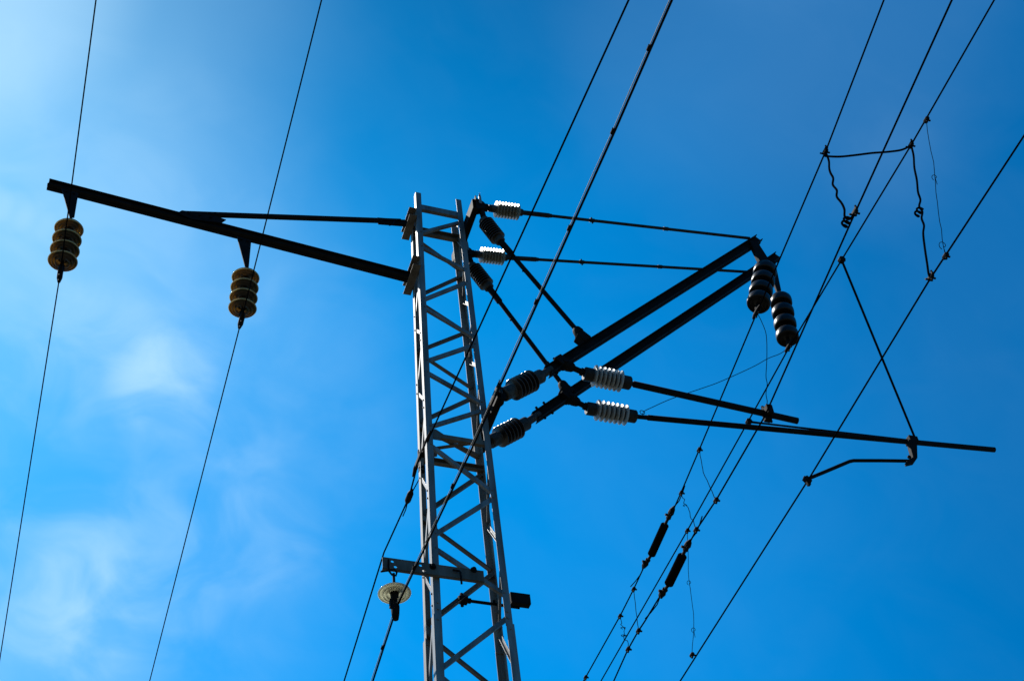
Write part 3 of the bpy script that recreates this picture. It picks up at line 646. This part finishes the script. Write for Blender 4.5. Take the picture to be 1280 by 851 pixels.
# ================================================================== GROUND
def ground():
    xs = [-400, -120, -40, -12, -4, -1, .1, .3, .6, 1.0, 1.5, 2.0, 2.3, 2.6, 4, 6, 9, 13, 17, 30, 100, 400]
    def h(x, y):
        t = min(1, max(0, (x-.2)/2.1)); a = 3*(t*t*(3-2*t)) if x < 9 else 3
        if x > 13: a = max(0, 3-(x-13)*.6)
        return a
    ys = [-400, -150, -60] + list(np.arange(-30, 61, 3)) + [90, 160, 400, 1200]
    vs = [(x, y, h(x, y)-.02 + .03*random.uniform(-1, 1)) for y in ys for x in xs]; n = len(xs)
    fs = [(j*n+i, j*n+i+1, (j+1)*n+i+1, (j+1)*n+i) for j in range(len(ys)-1) for i in range(n-1)]
    o = MB().add(vs, fs, True).build('ground', mat('gravel_and_grass', (.075, .08, .05), .95, 0, .5, 1.4, (.05, .042, .034), .6)); o['kind'] = 'structure'
ground()

# ================================================================== SKY AND SUN
SUNPX = (-820, -225)
sd = nrm(ray(*SUNPX)); el = math.asin(sd[2]); az = math.atan2(sd[0], sd[1])     # azimuth clockwise from +Y
w = bpy.data.worlds.new('World'); bpy.context.scene.world = w; w.use_nodes = True
nt = w.node_tree; N = nt.nodes; L = nt.links; bg = N['Background']
sky = N.new('ShaderNodeTexSky'); sky.sky_type = 'NISHITA'; sky.sun_disc = False; sky.sun_elevation = el; sky.sun_rotation = az
sky.air_density = 1.0; sky.dust_density = 1.2; sky.ozone_density = 3.0; sky.altitude = 200
def math_(op, a=None, b=None):
    n = N.new('ShaderNodeMath'); n.operation = op
    for i, v in enumerate((a, b)):
        if v is None: continue
        if isinstance(v, (int, float)): n.inputs[i].default_value = v
        else: L.new(v, n.inputs[i])
    return n.outputs[0]
tc = N.new('ShaderNodeTexCoord')
def dotd(v):
    d = N.new('ShaderNodeVectorMath'); d.operation = 'DOT_PRODUCT'; L.new(tc.outputs['Generated'], d.inputs[0]); d.inputs[1].default_value = tuple(float(c) for c in v); return d.outputs['Value']
def lobe(az_el, width):                       # soft patch of sky round a direction (azimuth, elevation, half-width, degrees)
    a, e = map(math.radians, az_el); r = N.new('ShaderNodeMapRange'); r.interpolation_type = 'SMOOTHSTEP'
    r.inputs['From Min'].default_value = math.cos(math.radians(width)); r.inputs['From Max'].default_value = 1.0
    L.new(dotd((math.sin(a)*math.cos(e), math.cos(a)*math.cos(e), math.sin(e))), r.inputs[0]); return r.outputs[0]
def AE(px, py): v = nrm(ray(px, py)); return math.degrees(math.atan2(v[0], v[1])), math.degrees(math.asin(v[2]))
# vivid film-like response of the clear sky: red only survives round the sun
sep = N.new('ShaderNodeSeparateColor'); L.new(sky.outputs[0], sep.inputs[0])
Rr = math_('MAXIMUM', math_('MULTIPLY', math_('SUBTRACT', sep.outputs[0], 3.5), 1.0), .0)
gain = math_('ADD', 1.12, math_('SUBTRACT', math_('MULTIPLY', lobe(AE(400, 760), 27), .50), math_('MULTIPLY', lobe(AE(430, -130), 16), .25)))
Gg = math_('ADD', math_('MULTIPLY', math_('MULTIPLY', sep.outputs[1], .82), gain), math_('MULTIPLY', Rr, .22))
Bb = math_('MULTIPLY', math_('MULTIPLY', sep.outputs[2], 1.36), math_('ADD', 1., math_('MULTIPLY', math_('SUBTRACT', gain, 1.), .85)))
comb = N.new('ShaderNodeCombineColor'); L.new(Rr, comb.inputs[0]); L.new(Gg, comb.inputs[1]); L.new(Bb, comb.inputs[2])
# thin high cloud plus painted upper-left glare as one veil, in sky directions
def noise(scale, loc, rot, sc, lo, hi, dist=.6, det=7):
    mp = N.new('ShaderNodeMapping'); mp.inputs['Scale'].default_value = sc; mp.inputs['Location'].default_value = loc; mp.inputs['Rotation'].default_value = rot
    L.new(tc.outputs['Generated'], mp.inputs[0])
    n1 = N.new('ShaderNodeTexNoise'); n1.inputs['Scale'].default_value = scale; n1.inputs['Detail'].default_value = det; n1.inputs['Roughness'].default_value = .5; n1.inputs['Distortion'].default_value = dist
    L.new(mp.outputs[0], n1.inputs['Vector'])
    r1 = N.new('ShaderNodeMapRange'); r1.interpolation_type = 'SMOOTHSTEP'; r1.inputs['From Min'].default_value = lo; r1.inputs['From Max'].default_value = hi
    L.new(n1.outputs['Fac'], r1.inputs[0]); return r1.outputs[0]
big = noise(4.0, (.35, 1.2, .4), (.4, .3, .9), (1.0, 1.5, 1.2), .38, .72)
fine = noise(16., (2.1, .2, 1.4), (.2, .5, 1.2), (1., 1.6, 1.), .32, .76, .7, 10)
west = lobe(AE(-80, 560), 19)
veil = math_('MULTIPLY', math_('ADD', math_('MULTIPLY', big, .22), math_('MULTIPLY', fine, .12)), math_('ADD', west, .07))
veil = math_('ADD', veil, math_('ADD', math_('MULTIPLY', west, .10), math_('ADD', math_('MULTIPLY', lobe(AE(-260, -60), 21), .30), math_('MULTIPLY', lobe(AE(-60, -60), 7.5), .32))))  # last two lobes paint white glare towards the sun, not cloud
for (px, py), am in (((-10, 254), .10), ((18, 265), .10), ((45, 277), .08), ((72, 290), .05)):
    veil = math_('ADD', veil, math_('MULTIPLY', lobe(AE(px, py), .9), am))
for (px, py), wd, am in (((207, 482), 2.6, .27), ((130, 440), 3.2, .10), ((160, 725), 4.2, .20), ((50, 750), 4.5, .15), ((330, 680), 3., .10), ((250, 560), 4., .06)):
    veil = math_('ADD', veil, math_('MULTIPLY', math_('MULTIPLY', lobe(AE(px, py), wd), math_('ADD', fine, .25)), am))
# faint streak of old contrail on the far left
veil = math_('ADD', veil, math_('MULTIPLY', lobe(AE(985, 10), 10.), math_('ADD', math_('MULTIPLY', big, .05), .05)))
mix = N.new('ShaderNodeMix'); mix.data_type = 'RGBA'; L.new(veil, mix.inputs[0]); L.new(comb.outputs[0], mix.inputs[6]); mix.inputs[7].default_value = (5.6, 8.7, 11.2, 1)
L.new(mix.outputs[2], bg.inputs[0]); bg.inputs[1].default_value = .06
sun = bpy.data.lights.new('sun', 'SUN'); sun.energy = 5.0; sun.angle = math.radians(.5); sun.color = (1, .955, .88)
so = bpy.data.objects.new('sun', sun); C.objects.link(so)
from mathutils import Vector, Matrix
so.rotation_euler = Vector(tuple(sd)).to_track_quat('Z', 'Y').to_euler(); so.location = (-10, 0, 30)

# ================================================================== CAMERA
cam = bpy.data.cameras.new('camera'); cam.sensor_width = 36; cam.lens = FPX/W0*36; cam.clip_end = 3000; cam.clip_start = .05
co = bpy.data.objects.new('camera', cam); C.objects.link(co)
co.matrix_world = Matrix(((M[0][0], M[0][1], -M[0][2], EYE[0]), (M[1][0], M[1][1], -M[1][2], EYE[1]), (M[2][0], M[2][1], -M[2][2], EYE[2]), (0, 0, 0, 1)))
S = bpy.context.scene; S.camera = co
S.render.engine = 'CYCLES'; S.view_settings.view_transform = 'Standard'; S.view_settings.look = 'None'; S.view_settings.exposure = .737; S.view_settings.gamma = 1
